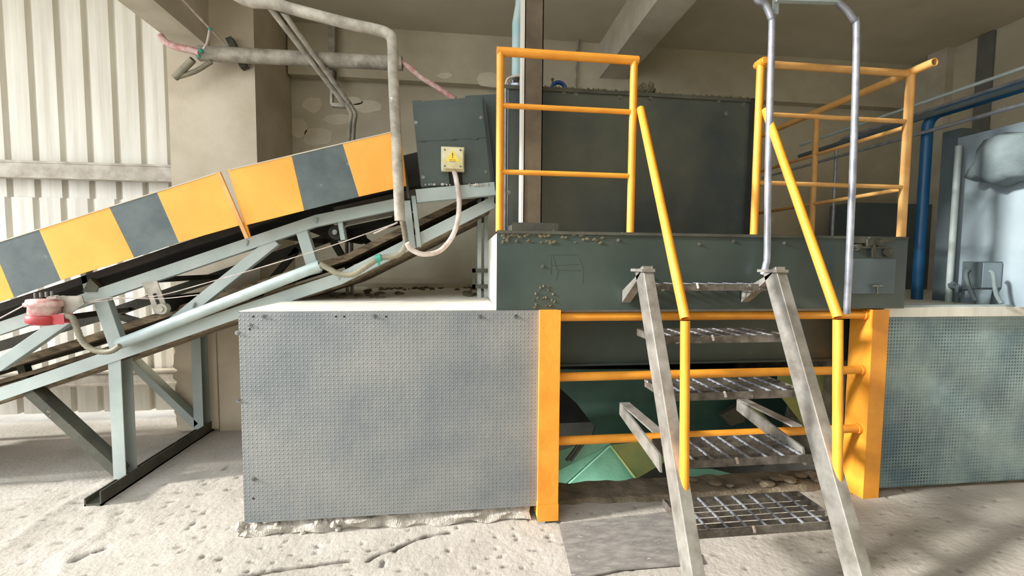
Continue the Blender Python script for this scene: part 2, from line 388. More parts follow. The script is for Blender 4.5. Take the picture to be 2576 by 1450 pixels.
# barrier: posts and three rails in the opening
t = thing('guard_barrier', 'yellow barrier of a flat post, a channel post and three pipes below the deck edge', 'barrier', (1.5, YF, 0))
p = MB(); p.box(.437, .548, YF-.045, YF+.055, .02, ZD+.0); o = p.build('post', 'yellow', t, bevel=.004)
p = MB(); p.box(.434, .551, YF-.048, YF+.056, .02, .115); p.build('base_sleeve', 'yellow', t, bevel=.003)
p = MB(); X0 = 2.557
for a in ((X0, X0+.006, YF-.0, YF+.16), (X0, X0+.112, YF-.006, YF), (X0, X0+.112, YF+.154, YF+.16)): p.box(*a, 0, ZD-.01)
p.build('channel_post', 'yellow', t)
for (y0, y1, r) in ((797, 793, .026), (945, 936, .026), (1108, 1082, .026)):
    a = P(1400, y0, Y=YF+.05); b = P(2120, y1, Y=YF+.05); z = (a.z+b.z)/2
    p = MB(); p.cyl((.50, YF+.05, z), (X0+.0, YF+.05, z), r, 20); p.cyl((X0-.02, YF+.05, z), (X0, YF+.05, z), r*1.25, 20); p.build('rail', 'yellow', t)

# machinery seen through the opening
t = thing('inner_beam', 'dark green-grey steel beam behind the top yellow pipe, under the deck', 'beam', (1.5, 2.6, .85))
MB().box(.45, 2.66, 2.60, 2.66, .865, 1.17).build('web', 'steel', t)
MB().box(.45, 2.66, 2.585, 2.70, .855, .868).build('flange', 'steel', t)
def sheet(px, Y, th=.012, dY=0):
    """tilted flat plate: y grows by dY per metre of height"""
    c_ = sum(P(x, y, Y=Y).z for x, y in px)/len(px); pts = []
    for x, y in px:
        r = P(x, y, Y=1)-EYE; pts.append(EYE+r*((Y+(1.5-c_)*dY)/(r.y-dY*r.z)))
    m = MB(); m.prism(pts, V((0, th, -th*dY))); return m
t = thing('green_hopper', 'green sheet-metal hopper lying under the deck, seen between the lower yellow pipes', 'hopper', (1.4, 3.1, 0))
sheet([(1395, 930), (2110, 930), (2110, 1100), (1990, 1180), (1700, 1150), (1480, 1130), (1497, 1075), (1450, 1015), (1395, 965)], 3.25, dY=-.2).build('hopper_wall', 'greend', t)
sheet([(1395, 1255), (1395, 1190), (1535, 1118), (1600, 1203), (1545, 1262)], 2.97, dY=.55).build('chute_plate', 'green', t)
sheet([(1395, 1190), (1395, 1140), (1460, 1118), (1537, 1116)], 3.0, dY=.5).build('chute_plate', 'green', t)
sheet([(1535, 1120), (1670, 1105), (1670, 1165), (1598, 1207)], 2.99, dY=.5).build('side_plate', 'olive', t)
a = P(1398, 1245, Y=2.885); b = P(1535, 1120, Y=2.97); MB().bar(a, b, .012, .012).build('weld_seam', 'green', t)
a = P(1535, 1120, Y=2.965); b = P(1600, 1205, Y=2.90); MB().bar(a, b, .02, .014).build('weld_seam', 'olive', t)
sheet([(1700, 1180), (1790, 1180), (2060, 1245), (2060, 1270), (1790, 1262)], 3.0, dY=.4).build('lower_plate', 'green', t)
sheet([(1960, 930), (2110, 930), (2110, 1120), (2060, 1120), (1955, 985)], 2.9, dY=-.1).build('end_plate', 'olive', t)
p = MB()
for a, b in (((1425, 1160), (1470, 1100)), ((1435, 1160), (1480, 1100))): p.bar(P(*a, Y=2.85), P(*b, Y=2.85), .012, .02)
p.build('strut', 'greydk', t)
lamp('pit_fill', 'POINT', (.95, 2.80, -.30), (0, 0, 1), 6, (.9, 1, .96), shadow_soft_size=.08)  # unseen lamp added to brighten the hopper plates
t = thing('drive_cylinder', 'pale green ram with dark clevis in the gloom behind the middle stair tread', 'cylinder', P(1890, 1050, Y=3.1))
MB().cyl(P(1875, 1012, Y=3.05), P(1935, 1080, Y=3.1), .045, 20).build('barrel', 'olive', t)
MB().cyl(P(1868, 1003, Y=3.05), P(1878, 1016, Y=3.05), .055, 20).build('end_cap', 'greydk', t)
MB().prism([P(1815, 1045, Y=3.08), P(1868, 1015, Y=3.08), P(1875, 1062, Y=3.08), P(1840, 1072, Y=3.08)], (0, .05, 0)).build('bracket', 'greydk', t)
t = thing('rod_scrap', 'white and teal thin rods lying low behind the left stair stringer', 'scrap', P(1730, 1235, Y=2.92))
for a, b in (((1716, 1232), (1740, 1206)), ((1740, 1232), (1722, 1208)), ((1745, 1212), (1752, 1234)), ((1716, 1222), (1748, 1222)), ((1577, 1232), (1590, 1208)), ((1590, 1236), (1592, 1212))): MB().bar(P(*a, Y=2.92), P(*b, Y=2.92), .014, .014).build('rod', 'white', t)

# ------------------------------------------------------------------ upper box
XB0, XB1, ZB = .20, 2.785, 1.677
t = thing('box_plinth', 'long dark green-grey steel box on the deck under both upper yellow railings', 'box', (1.5, 2.9, ZD))
MB().box(XB0, XB1, YF+.012, 3.45, ZD+.003, ZB).build('shell', 'steel', t, bevel=.006)
MB().box(XB0-.004, XB1, YF+.004, YF+.03, ZB-.012, ZB+.004).build('top_lip', 'greydk', t)
bolts(t, [P(x, y, Y=YF+.012) for x, y in ((1555, 605), (1845, 607), (1365, 670), (1640, 700), (1758, 615), (1972, 612))], .007)
p = MB()
for i in range(60):
    q = P(1262+random.random()**1.6*260, 590+random.random()**2*22, Y=YF+.010); p.blob(q, .004+.007*random.random(), 0, i, 1, squash=(1.6, .5, 1))
for i in range(26):
    q = P(1340+random.random()*55, 720+random.random()*55, Y=YF+.010); p.blob(q, .003+.006*random.random(), 0, i, 1, squash=(1, .5, 1))
o = p.build('dried_mud', 'debris', t); o['kind'] = 'stuff'
p = MB()
for a, b in (((1385, 668), (1453, 665)), ((1388, 640), (1399, 679)), ((1385, 645), (1384, 690)), ((1384, 690), (1402, 697)), ((1454, 648), (1466, 680)), ((1466, 680), (1463, 712)), ((1402, 679), (1468, 681)), ((1402, 680), (1397, 705)), ((1380, 641), (1450, 641))):
    p.bar(P(*a, Y=YF+.0112), P(*b, Y=YF+.0112), .0014, .0008)
p.build('scratch_mark', 'scratch', t)
MB().box(XB0-.004, XB0-.0005, YF+.02, 3.42, ZD+.01, ZB-.01).build('lit_side_sheet', 'corr', t)  # added white sheet stands in for bright light on the shell's left side
# latch gear at the right end
p = MB(); y_ = YF+.005
p.bar(P(2140, 606, Y=y_), P(2250, 604, Y=y_), .02, .03); p.bar(P(2140, 622, Y=y_), P(2235, 624, Y=y_), .02, .012)
p.cyl(P(2197, 612, Y=y_-.01), P(2199, 648, Y=y_-.01), .011, 12)
p.blob(P(2185, 610, Y=y_), .03, 0, 3, 2); p.blob(P(2208, 610, Y=y_), .03, 0, 5, 2); p.blob(P(2235, 635, Y=y_), .035, 0, 7, 2, squash=(1, .5, 1)); p.blob(P(2155, 622, Y=y_), .025, 0, 9, 2, squash=(1.4, .5, 1))
p.build('latch', 'greydk', t)
p = MB(); p.box(*(lambda a, b: (a.x, b.x, YF+.004, YF+.02, b.z, a.z))(P(2150, 652, Y=YF), P(2250, 738, Y=YF))); p.build('hatch_cover', 'rightgrey', t, bevel=.003)
p = MB(); p.bar(P(2192, 720, Y=YF-.01), P(2220, 719, Y=YF-.01), .01, .007); p.bar(P(2205, 720, Y=YF-.01), P(2206, 740, Y=YF-.01), .01, .007); p.build('handle', 'bolt', t)

# tank
YT = 2.82
a = P(1270, 216, Y=YT); b = P(1887, 248, Y=YT)
t = thing('tank', 'tall dark green-grey steel tank standing on the box behind the upper left railing', 'tank', (1.1, 3.1, ZB))
MB().box(a.x, b.x, YT, 3.42, ZB+.002, a.z).build('shell', 'tank', t, bevel=.006)
MB().box(b.x, b.x+.028, YT-.02, 3.42, ZB+.02, b.z-.004).build('edge_flange', 'dark', t)
MB().box(a.x-.03, b.x+.03, YT-.012, YT, a.z-.02, a.z+.004).build('top_flange', 'greydk', t)
p = MB(); p.box(a.x-.004, a.x+.008, YT-.012, YT, ZB+.01, a.z-.02); p.box(a.x+.018, a.x+.023, YT-.006, YT, ZB+.01, a.z-.02); p.build('edge_strip', 'galv', t)
bolts(t, [P(x, y, Y=YT) for x, y in ((1419, 232), (1448, 237), (1636, 248), (1808, 253), (1827, 286), (1279, 485), (1300, 222), (1560, 245), (1870, 262))], .010)
p = MB()
for i in range(120):
    q = P(1370+random.random()*515, 226+random.random()*3, Y=YT-.013); q.z = a.z+.004+random.random()*.004; p.blob(q, .003+.006*random.random()**2, 0, i, 1)
o = p.build('dust_crumbs', 'debris', t); o['kind'] = 'stuff'
p = MB()
for i in range(26):
    q = P(1605+random.random()*38, 231-random.random()*14, Y=YT+.1); p.blob(q, .012+.02*random.random(), 0, i, 1, .6)
p.build('dried_clump', 'debris', label='lump of dried debris on the top edge of the dark tank', cat='debris')
# valve wheel peeping over the tank
t = thing('hand_wheel', 'small blue hand wheel peeping over the tank beside the brown post', 'wheel', P(1405, 225, Y=3.0))
c0 = P(1405, 226, Y=3.0); p = MB(); R = .05
p.tube([c0+V((R*math.cos(i*math.pi/12), 0, R*math.sin(i*math.pi/12))) for i in range(25)], .014, 10); p.build('rim', 'bluev', t)
p = MB(); p.cyl(c0-V((R, 0, 0)), c0+V((R, 0, 0)), .006, 8); p.cyl(c0-V((0, .02, 0)), c0+V((0, .06, 0)), .012, 10); p.build('spoke', 'bluev', t)
p = MB(); q = P(1390, 200, Y=3.0); p.cyl((q.x, q.y, a.z), q, .006, 8); p.blob(q, .012, 0, 2, 1); p.blob((q.x-.03, q.y, a.z+.015), .02, 0, 4, 1); p.build('stem_bolt', 'debris', t)

# pale pipe on the tank with its flange
t = thing('riser_pipe', 'pale blue and white vertical pipe with rusty joints left of the brown post', 'pipe', P(1301, 216, Y=2.95))
Yp = 2.95; q0 = P(1301, 200, Y=Yp); q1 = P(1301, 60, Y=Yp); q2 = P(1310, 15, Y=Yp)
MB().tube([q0, (q0.x, Yp, q1.z), (q2.x, Yp, q2.z), (q2.x+.02, Yp, ZC-.01)], .037, 20).build('pipe', 'teal', t)
p = MB(); p.cyl((q0.x, Yp, P(0, 128, Y=Yp).z), (q0.x, Yp, P(0, 142, Y=Yp).z), .042, 20); p.build('weld_collar', 'greydk', t)
zt = a.z; p = MB(); p.cyl((q0.x, Yp, zt), (q0.x, Yp, zt+.018), .085, 26); p.cyl((q0.x, Yp, zt+.03), (q0.x, Yp, zt+.046), .08, 26)
for i in range(8): an = i*math.pi/4+.2; x_, y_ = q0.x+.066*math.cos(an), Yp+.066*math.sin(an); p.cyl((x_, y_, zt), (x_, y_, zt+.07), .008, 8)
p.build('flange', 'galv', t)
p = MB(); p.tube(smooth([P(1272, 214, Y=2.88), P(1278, 198, Y=2.88), P(1295, 192, Y=2.88), P(1312, 190, Y=2.88)]), .008, 8); p.build('clip_wire', 'white', t)

# brown vertical post with base plate
YP = 2.60; a = P(1318, 300, Y=YP); b = P(1365, 300, Y=YP)
t = thing('steel_post', 'wide brown-grey steel post on a base plate, rising past the tank to the ceiling', 'post', ((a.x+b.x)/2, YP, ZB))
p = MB(); p.box(a.x, b.x, YP, YP+.006, ZB+.06, ZC); p.box(a.x, a.x+.006, YP, YP+.10, ZB+.06, ZC); p.box(b.x-.006, b.x, YP, YP+.10, ZB+.06, ZC)
p.build('shaft', 'post', t)
MB().box(a.x-.014, a.x-.0, YP-.004, YP+.10, ZB+.055, ZC).build('edge_strip', 'corr', t)  # white strip put in for the light on the shaft's left face
q = P(1290, 570, Y=YP-.05); r_ = P(1402, 570, Y=YP-.05)
MB().box(q.x, r_.x, YP-.05, YP+.16, ZB+.006, ZB+.06).build('base_plate', 'greydk', t, bevel=.006)
t = MB(); t.tube(bend([P(1462, 0, Y=4.64), P(1452, 130, Y=4.64), P(1447, 225, Y=4.64)]), .012, 10)
t.build('wall_conduit', 'conduit', label='thin beige conduit running down the back wall right of the brown post', cat='conduit')

# ------------------------------------------------------------------ upper railings
def rail(parent, pts, r, m='yellow', name='rail', **k): return MB().tube(pts, r, 16, **k).build(name, m, parent)
YR = YF+.035; zt = 2.663
t = thing('guard_railing', 'straight yellow pipe railing in front of the tank, left of the stairs', 'railing', (.58, YR, ZB), 'yellow railings on the box')
x0, x1 = P(1258, 300, Y=YR).x, P(1592, 300, Y=YR).x
for x in (x0, x1): rail(t, [(x, YR, ZB), (x, YR, zt+.012)], .0215, name='post')
rail(t, [(x0-.02, YR, zt), (x1+.022, YR, zt)], .024, name='top_rail')
for py in (274, 438): z = P(1425, py, Y=YR).z; rail(t, [(x0, YR, z), (x1, YR, z)], .0145)
t = thing('guard_railing', 'yellow pipe railing turning the corner at the right end of the box', 'railing', (2.3, YR, ZB), 'yellow railings on the box')
x0, x1 = P(1908, 300, Y=YR).x, 2.765; zr = 2.69
rail(t, [(x0, YR, ZB), (x0, YR, zr+.02)], .0215, name='post')
rail(t, [(x0, YR-.03, zr+.005), (x0, YR+.03, zr+.005)], .024, name='pipe_stub', hollow=True)
rail(t, [(x1, YR, ZB), (x1, YR, zr)], .024, 'orange', name='post')
rail(t, [(x0, YR, zr), (x1, YR, zr)], .021, 'orange', name='top_rail')
for py0 in (2.40, 1.995): rail(t, [(x0, YR, py0), (x1, YR, py0)], .0135, 'orange')
rail(t, [(x1, 2.28, zr+.012), (x1, 3.86, zr+.012)], .024, 'orange', name='top_rail', hollow=True)
for z in (2.37, 1.985): rail(t, [(x1, YR, z), (x1, 3.86, z)], .0135, 'orange')
for y in (3.12, 3.80): rail(t, [(x1, y, ZB if y < 3.4 else ZD), (x1, y, zr)], .021, 'orange', name='post')

# ------------------------------------------------------------------ stairs
XL, XS = .955, 1.70
t = thing('steel_stair', 'steep steel stair with open grating treads and yellow handrails, in front of the box', 'stair', (1.33, 1.9, 0))
top = V((0, 2.16, 1.47)); bot = V((0, 1.505, 0)); dr = (bot-top).normalized(); nrm = V((0, -dr.z, dr.y))
for x, s_ in ((XL, 1), (XS, 1)):
    m = MB(); m.channel(V((x-.028, top.y, top.z)), V((x-.028, bot.y, bot.z)), .05, .11, .007, up=(0, -1, 0), flip=-1) if 0 else None
    hw = .028; hd = .05
    pa = [V((x, 0, 0))+top+V((sx*hw, 0, 0))+nrm*sn*hd for sx, sn in ((-1, -1), (1, -1), (1, 1), (-1, 1))]
    m.prism(pa, (bot-top)); m.build('stringer', 'stair', t, bevel=.003)
zs = [1.392, 1.128, .865, .578, .325]; ys = [2.235, 2.075, 1.955, 1.845, 1.71]
def tread(y, z):
    x0, x1 = XL+.045, XS+.06; dp = .26; hh = .038
    x1 = XS-.02+.06
    fr = MB(); fr.box(x0, x1, y, y+.005, z-hh, z); fr.box(x0, x1, y+dp-.005, y+dp, z-hh, z)
    for x in (x0, x1-.005): fr.box(x, x+.005, y+.005, y+dp-.005, z-hh, z)
    f = fr.build('tread', 'grate', t)
    g = MB()
    for k in range(1, 6): yy = y+dp*k/6; g.box(x0+.005, x1-.005, yy-.0015, yy+.0015, z-.024, z-.002)
    for k in range(1, 8): xx = x0+(x1-x0)*k/8; g.box(xx-.004, xx+.004, y+.005, y+dp-.005, z-.008, z+.001, 1)
    g.build('grating', ['grate', 'galv'], f)
    w_ = MB()
    for k in range(3): w_.blob((x0+.30+.003*k, y-.002, z-.010*k), .008, 0, k, 1)
    w_.build('weld_bead', 'white', f); MB().blob((x0+.012, y+.002, z-.02), .018, 0, 7, 1).build('weld_bead', 'white', f)
for y, z in zip(ys, zs): tread(y, z)
# brackets: upper ones against the box, lower ones behind the fourth tread
for x, sx in ((XL, -1), (XS, 1)):
    m = MB(); m.prism([(x-.028, 2.12, 1.47), (x-.028, 2.385, 1.345), (x-.028, 2.385, 1.275), (x-.028, 2.20, 1.40)], (.05, 0, 0)); m.box(x-.04, x+.03, 2.09, 2.24, 1.46, 1.475)
    m.build('bracket', 'stair', t)
    m = MB(); m.prism([(x-.028, 1.88, .60), (x-.028, 2.39, .68), (x-.028, 2.39, .61), (x-.028, 1.86, .52)], (.012, 0, 0)); m.box(x-.028, x+.03, 1.95, 2.385, .675, .683); m.build('bracket', 'stair', t)
for k, (xa, xt, za) in enumerate(((.972, .968, 2.385), (1.712, 1.70, 2.415))):
    knee = V((xa, 1.757, 1.262)); up_ = V((P(1598, 300, Y=YR).x+.02 if k == 0 else P(1914, 270, Y=YR).x+.012, YR-.025, za))
    low = V((xa-.010 if k == 0 else xa-.012, 1.70, .46))
    m = MB(); m.tube([up_, knee], .0215, 16, hollow=True); m.tube([knee-V((0, 0, .01)), low], .0205, 16, hollow=True)
    m.build('handrail', 'yellow', t)

# two galvanised bent tubes (ladder stiles)
for pts, lab in (([(1905, -40), (1905, -2), (1925, 12), (1940, 45), (1942, 70), (1937, 250), (1932, 450), (1930, 635), (1927, 665), (1920, 692)], 'galvanised bent tube ending in a small hook above the stair top, by the yellow post'),
                 ([(2085, -30), (2108, 5), (2130, 25), (2148, 50), (2155, 75), (2150, 300), (2140, 560), (2130, 790)], 'galvanised bent tube passing the right yellow handrail down to the deck edge')):
    q = [P(x, y, Y=2.33) for x, y in pts]; m = MB(); m.tube(smooth(q, 5), .0185, 16, hollow=True)
    m.build('bent_tube', 'galv', label=lab, cat='tube', group='galvanised bent tubes over the stair')
m = MB(); a = P(1952, -3, Y=2.33); b = P(2108, 2, Y=2.33); m.bar(a, b, .03, .03); a = P(1950, 38, Y=2.36); a.z = ZC; b = P(1950, 38, Y=2.36); m.bar(a, b, .02, .028, up=(0, 1, 0))
m.build('hanger_bar', 'conduitg', label='grey-green hanger bar across the top between the two bent tubes', cat='bar')

# ------------------------------------------------------------------ conveyor
YN, YFAR = 3.0, 3.86
t = thing('belt_conveyor', 'inclined belt conveyor with yellow and black striped side boards rising to the machine', 'conveyor', (-2.2, 3.4, 0))
U = [V((-4.4, YN, .575)), V((-2.86, YN, 1.125)), V((-1.404, YN, 1.625)), V((-.97, YN, 1.783)), V((.215, YN, 2.02))]
Lw = [V((-4.4, YN, .15)), V((-2.884, YN, .67)), V((-1.465, YN, 1.182)), V((-.80, YN, 1.412)), V((.235, YN, 1.955))]
U = [U[0]]+[P(x, y, Y=YN) for x, y in ((0, 826), (620, 615), (793, 556))]+[P(1010, 511, Y=YN)]
Lw = [Lw[0]]+[P(x, y, Y=YN) for x, y in ((0, 993), (600, 786), (858, 700), (1243, 508))]
def chord(pts, name, y, h=.075, m='grey', fl=1):
    o = MB(); th = .006; g = h/2; pr = [(0, -g), (0, g), (.05, g), (.05, g-th), (th, g-th), (th, -g+th), (.05, -g+th), (.05, -g)]
    vs = []
    for i, p_ in enumerate(pts):
        d_ = (pts[min(i+1, len(pts)-1)]-pts[max(i-1, 0)]).normalized(); k_ = 1/max(.3, d_.x)
        for yy, zz in pr: vs.append((p_.x, y+yy, p_.z+zz*k_))
    n = len(pts); o.add(vs, [[i*8+j, i*8+(j+1) % 8, (i+1)*8+(j+1) % 8, (i+1)*8+j] for i in range(n-1) for j in range(8)]+[list(range(8)), list(range(n*8-1, n*8-9, -1))])
    return o.build(name, m, t)
chord(U, 'top_chord', YN); chord(Lw, 'bottom_chord', YN, .078)
U2 = [V((p.x, YFAR, p.z)) for p in U]; L2 = [V((p.x, YFAR, p.z)) for p in Lw]
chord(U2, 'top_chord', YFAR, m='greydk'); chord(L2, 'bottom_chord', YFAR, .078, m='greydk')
def zat(line, x):
    for a, b in zip(line, line[1:]):
        if a.x <= x <= b.x: return a.z+(b.z-a.z)*(x-a.x)/(b.x-a.x)
    return line[-1].z
def brace(a, b, y, w_=.075, m='grey', name='brace', dpt=.05):
    a = V(a); b = V(b); a.y = b.y = y
    a.y += dpt/2; b.y += dpt/2
    mb = MB(); mb.bar(a, b, dpt, w_, up=(0, 0, 1) if abs((b-a).normalized().z) < .97 else (1, 0, 0)); return mb.build(name, m, t, bevel=.003)
def seg(p, q, y, **k): return brace(P(*p, Y=y), P(*q, Y=y), y+.008, **k)
for y, mm in ((YN, 'grey'),):
    seg((248, 755), (296, 892), y, w_=.085, m=mm); seg((755, 575), (790, 690), y, w_=.075, m=mm)
    seg((690, 605), (432, 812), y, w_=.07, m=mm); seg((165, 800), (-15, 925), y, w_=.075, m=mm); seg((300, 700), (335, 640), y, w_=.02, m=mm) if 0 else None
for xa, xb in ((-2.9, -2.3), (-1.4, -1.9), (-.95, -.6)):
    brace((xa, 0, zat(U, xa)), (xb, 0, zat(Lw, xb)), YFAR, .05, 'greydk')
for x in (-2.75, -2.0, -1.2, -.5):     # cross members between the two trusses
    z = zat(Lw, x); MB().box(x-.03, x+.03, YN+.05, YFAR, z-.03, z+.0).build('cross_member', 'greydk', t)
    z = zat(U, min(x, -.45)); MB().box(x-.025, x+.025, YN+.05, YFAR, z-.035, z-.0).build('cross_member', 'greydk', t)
# support frame
LX = P(300, 1100, Y=YN+.02).x
def leg(x, y, z0, z1, m='grey'):
    mb = MB(); a_, b_, c_, d_, h_ = x-.045, x+.03, y, y+.10, .006
    mb.prism([(b_, c_, z0), (a_, c_, z0), (a_, d_, z0), (b_, d_, z0), (b_, d_-h_, z0), (a_+h_, d_-h_, z0), (a_+h_, c_+h_, z0), (b_, c_+h_, z0)], (0, 0, z1-z0)); return mb.build('leg', m, t)
xl = -2.225; leg(xl, YN+.01, .06, zat(Lw, xl)); leg(xl, YFAR, .06, zat(Lw, xl)+.05)
mb = MB(); mb.box(xl-.055, xl+.04, 2.80, 4.0, .0, .012); mb.box(xl+.032, xl+.04, 2.80, 4.0, .0, .09); mb.box(xl-.055, xl-.047, 2.80, 4.0, 0, .05); mb.build('foot_beam', 'greydk', t)
for y in (YN+.02, YFAR):
    b_ = P(45, 968, Y=YN); brace((b_.x+.02, 0, zat(Lw, b_.x)-.02), (xl-.03, 0, .09), y, .06 if y < 3.5 else .06, 'greydk' if y < 3.5 else 'grey', 'leg_brace', .09)  # near brace coloured darker in place of shade on its upper face
    if y == YN+.02: seg((40, 900), (60, 965), y+.3, w_=.05, m='greydk')
# belts
def belt(z_off_a, z_off_b, line, y0, y1, th, name, m, sag=.0):
    mb = MB(); n = 40; xs = [-4.3+(4.5*i/n) for i in range(n+1)]
    vs = []
    for i, x in enumerate(xs):
        z = zat(line, min(x, line[-1].x))+(0 if x <= line[-1].x else (x-line[-1].x)*.2); o_ = z_off_a+(z_off_b-z_off_a)*i/n
        for (yy, dz) in ((y0, .0), (y0, th), (y1, th), (y1, 0)): vs.append((x, yy, z+o_+dz+.006*noise.noise(V((x*3, yy, dz)))))
    mb.add(vs, [[i*4+j, (i+1)*4+j, (i+1)*4+(j+1) % 4, i*4+(j+1) % 4] for i in range(n) for j in range(4)]+[[0, 1, 2, 3], [n*4+3, n*4+2, n*4+1, n*4]])
    return mb.build(name, m, t)
belt(.19, .10, Lw, YN+.16, YFAR-.10, .05, 'return_belt', 'belt')
belt(.10, .02, Lw, YN+.30, YFAR-.05, .03, 'return_belt', 'belt')
belt(.11, .10, U, YN+.02, YFAR-.06, .05, 'carrying_belt', 'dark')
belt(-.055, -.05, Lw, YN+.10, YFAR-.12, .02, 'drip_tray', 'belt')
def roller(c0, r, name='idler_roller'):
    c0 = V(c0); o = MB().cyl(c0, (c0.x, YFAR-.08, c0.z), r, 22).build(name, 'dark', t); MB().cyl(c0-V((0, .03, 0)), c0, r*.35, 12).build('shaft', 'bolt', o); return o
pc = P(405, 768, Y=YN+.06); roller(pc, .055)
r2 = P(408, 772, Y=YN+.03); 
mb = MB(); mb.prism([P(x, y, Y=YN-.01) for x, y in ((355, 712), (394, 706), (418, 770), (415, 790), (388, 790), (375, 750))], (0, .008, 0)); br = mb.build('idler_bracket', 'conduit', t)
mb = MB(); mb.prism([P(x, y, Y=YN-.014) for x, y in ((384, 740), (391, 738), (402, 765), (396, 770))], (0, .003, 0)); mb.build('slot', 'dark', br)
mb = MB(); q = P(405, 778, Y=YN-.03); mb.cyl(q, q+V((0, .04, 0)), .035, 22); mb.cyl(q-V((0, .01, 0)), q, .018, 14); mb.build('bearing_cap', 'conduit', br)
roller(P(845, 585, Y=YN+.05)+V((0, 0, 0)), .05)
mb = MB(); mb.prism([P(x, y, Y=YN+.3) for x, y in ((770, 580), (830, 560), (865, 580), (1010, 552), (1010, 565), (850, 606), (835, 604))], (0, .02, 0)); mb.build('scraper', 'dark', t)
for px_, py_ in ((230, 705), (865, 560)):
    q = P(px_, py_, Y=YN+.05); MB().bar(q-V((.0, 0, .12)), q+V((-.03, 0, .08)), .03, .06, up=(0, 1, 0)).build('idler_stand', 'grey', t)
mb = MB(); mb.prism([P(x, y, Y=YN-.005) for x, y in ((207, 735), (225, 700), (248, 722), (243, 735))], (0, .06, 0)); mb.build('idler_stand', 'greydk', t)
# checker-plate underside at the head end
a = P(835, 540, Y=YN+.05); b = P(1045, 500, Y=YN+.05)
MB().prism([P(x, y, Y=YN+.05) for x, y in ((838, 522), (1045, 475), (1045, 530), (850, 572))], (0, .01, 0)).build('skirt_plate', 'checker', t)
# striped side boards
def board(tops, bots, mats, label):
    Yb = 2.86; mb = MB()
    for i in range(len(tops)-1):
        mb.prism([P(*tops[i], Y=Yb), P(*tops[i+1], Y=Yb), P(*bots[i+1], Y=Yb), P(*bots[i], Y=Yb)], (0, .005, 0), mats[i])
    b = mb.build('side_board', ['yellowc', 'black'], t)
    l = MB(); l.bar(P(*tops[0], Y=Yb)+V((0, .012, 0)), P(*tops[-1], Y=Yb)+V((0, .012, 0)), .03, .006); l.build('top_lip', 'column', b)
    return b
board([(-420, 742), (-290, 702), (-175, 666), (-20, 617), (98, 578), (275, 522), (395, 485), (550, 434)], [(-365, 880), (-235, 837), (-115, 797), (35, 748), (153, 705), (337, 648), (450, 610), (603, 567)], [0, 0, 1, 0, 1, 0, 1, 0][1:], '')
board([(577, 428), (733, 391), (862, 363), (1008, 327)], [(618, 567), (765, 530), (903, 495), (1022, 468)], [0, 1, 0], '')
mb = MB(); mb.bar(P(550, 434, Y=2.85), P(622, 600, Y=2.85), .022, .016, up=(0, 1, 0)); mb.build('board_stay', 'orange', t)
mb = MB(); mb.bar(P(577, 426, Y=2.87), P(628, 598, Y=2.87), .014, .012, up=(0, 1, 0)); mb.build('board_stay', 'yellowc', t)
for x, y in ((795, 556), (852, 697), (620, 612), (485, 768), (1022, 600)):
    q = P(x, y, Y=YN-.004); mb = MB()
    for k in range(3): mb.blob(q+V((.003*k, 0, -.012+.012*k)), .009, 0, k, 1)
    mb.build('weld_bead', 'grey', t)
# conduit clipped along the bottom chord
mb = MB(); mb.tube([P(300, 866, Y=YN-.05), P(806, 668, Y=YN-.05)], .036, 18, hollow=True); o = mb.build('conduit_pipe', 'conduitg', t)
# machine end supports
mb = MB()
for px_ in (1207, 1224):
    q = P(px_, 600, Y=3.25); mb.box(q.x-.018, q.x+.012, 3.25, 3.31, ZD, 2.0)
mb.build('end_post', 'grey', t)
mb = MB(); a = P(1188, 676, Y=3.22); b = P(1232, 726, Y=3.22); mb.box(a.x, b.x, 3.22, 3.226, a.z-.03, a.z); mb.box(a.x, b.x, 3.22, 3.226, b.z, b.z+.03); mb.box(a.x, a.x+.025, 3.22, 3.226, b.z, a.z); mb.build('clamp_plate', 'greydk', t)
a = P(850, 712, Y=3.1); b = P(1215, 520, Y=3.1); MB().bar(a, b, .05, .03).build('lower_runner', 'dark', t)
a = P(700, 610, Y=3.7)
for (p0, p1) in (((835, 605), (885, 690)),): brace(P(*p0, Y=3.6), P(*p1, Y=3.6), 3.6, .05, 'greydk')
mb = MB()
for px_ in (872, 884): q = P(px_, 600, Y=3.95); mb.cyl((q.x, 3.95, ZD), (q.x, 3.95, P(0, 560, Y=3.95).z), .016, 10)
mb.build('cable_riser', 'conduit', label='pair of thin vertical pipes behind the conveyor, over the beige deck', cat='pipe')

# head housing
YH = 2.93
t = thing('drive_housing', 'square dark drive housing at the top end of the conveyor, behind a yellowed box', 'housing', P(1140, 475, Y=YH))
mb = MB(); mb.prism([P(x, y, Y=YH) for x, y in ((1038, 271), (1213, 261), (1235, 459), (1165, 463), (1161, 428), (1128, 429), (1131, 464), (1059, 471))], (0, .008, 0)); mb.build('cover_plate', 'steel', t)
mb = MB(); mb.prism([P(x, y, Y=YH+.010) for x, y in ((1040, 256), (1213, 243), (1240, 462), (1062, 474))], (0, .012, 0)); mb.prism([P(x, y, Y=YH+.03) for x, y in ((1037, 254), (1060, 252), (1080, 471), (1062, 474))], (0, .5, 0)); mb.prism([P(x, y, Y=YH+.03) for x, y in ((1170, 243), (1220, 243), (1245, 462), (1190, 466))], (0, .5, 0)); mb.build('box_body', 'steel', t)
mb = MB(); mb.prism([P(x, y, Y=YH+.009) for x, y in ((1127, 426), (1166, 424), (1168, 466), (1129, 468))], (0, .004, 0)); mb.build('opening', 'dark', t)
mb = MB(); a = P(1047, 493, Y=YH-.02); b = P(1245, 474, Y=YH-.02); mb.channel(a, b, .07, .085, .006); mb.build('support_channel', 'grey', t)
bolts(t, [P(x, y, Y=YH) for x, y in ((1046, 309), (1210, 296), (1064, 446), (1223, 432))], .008)
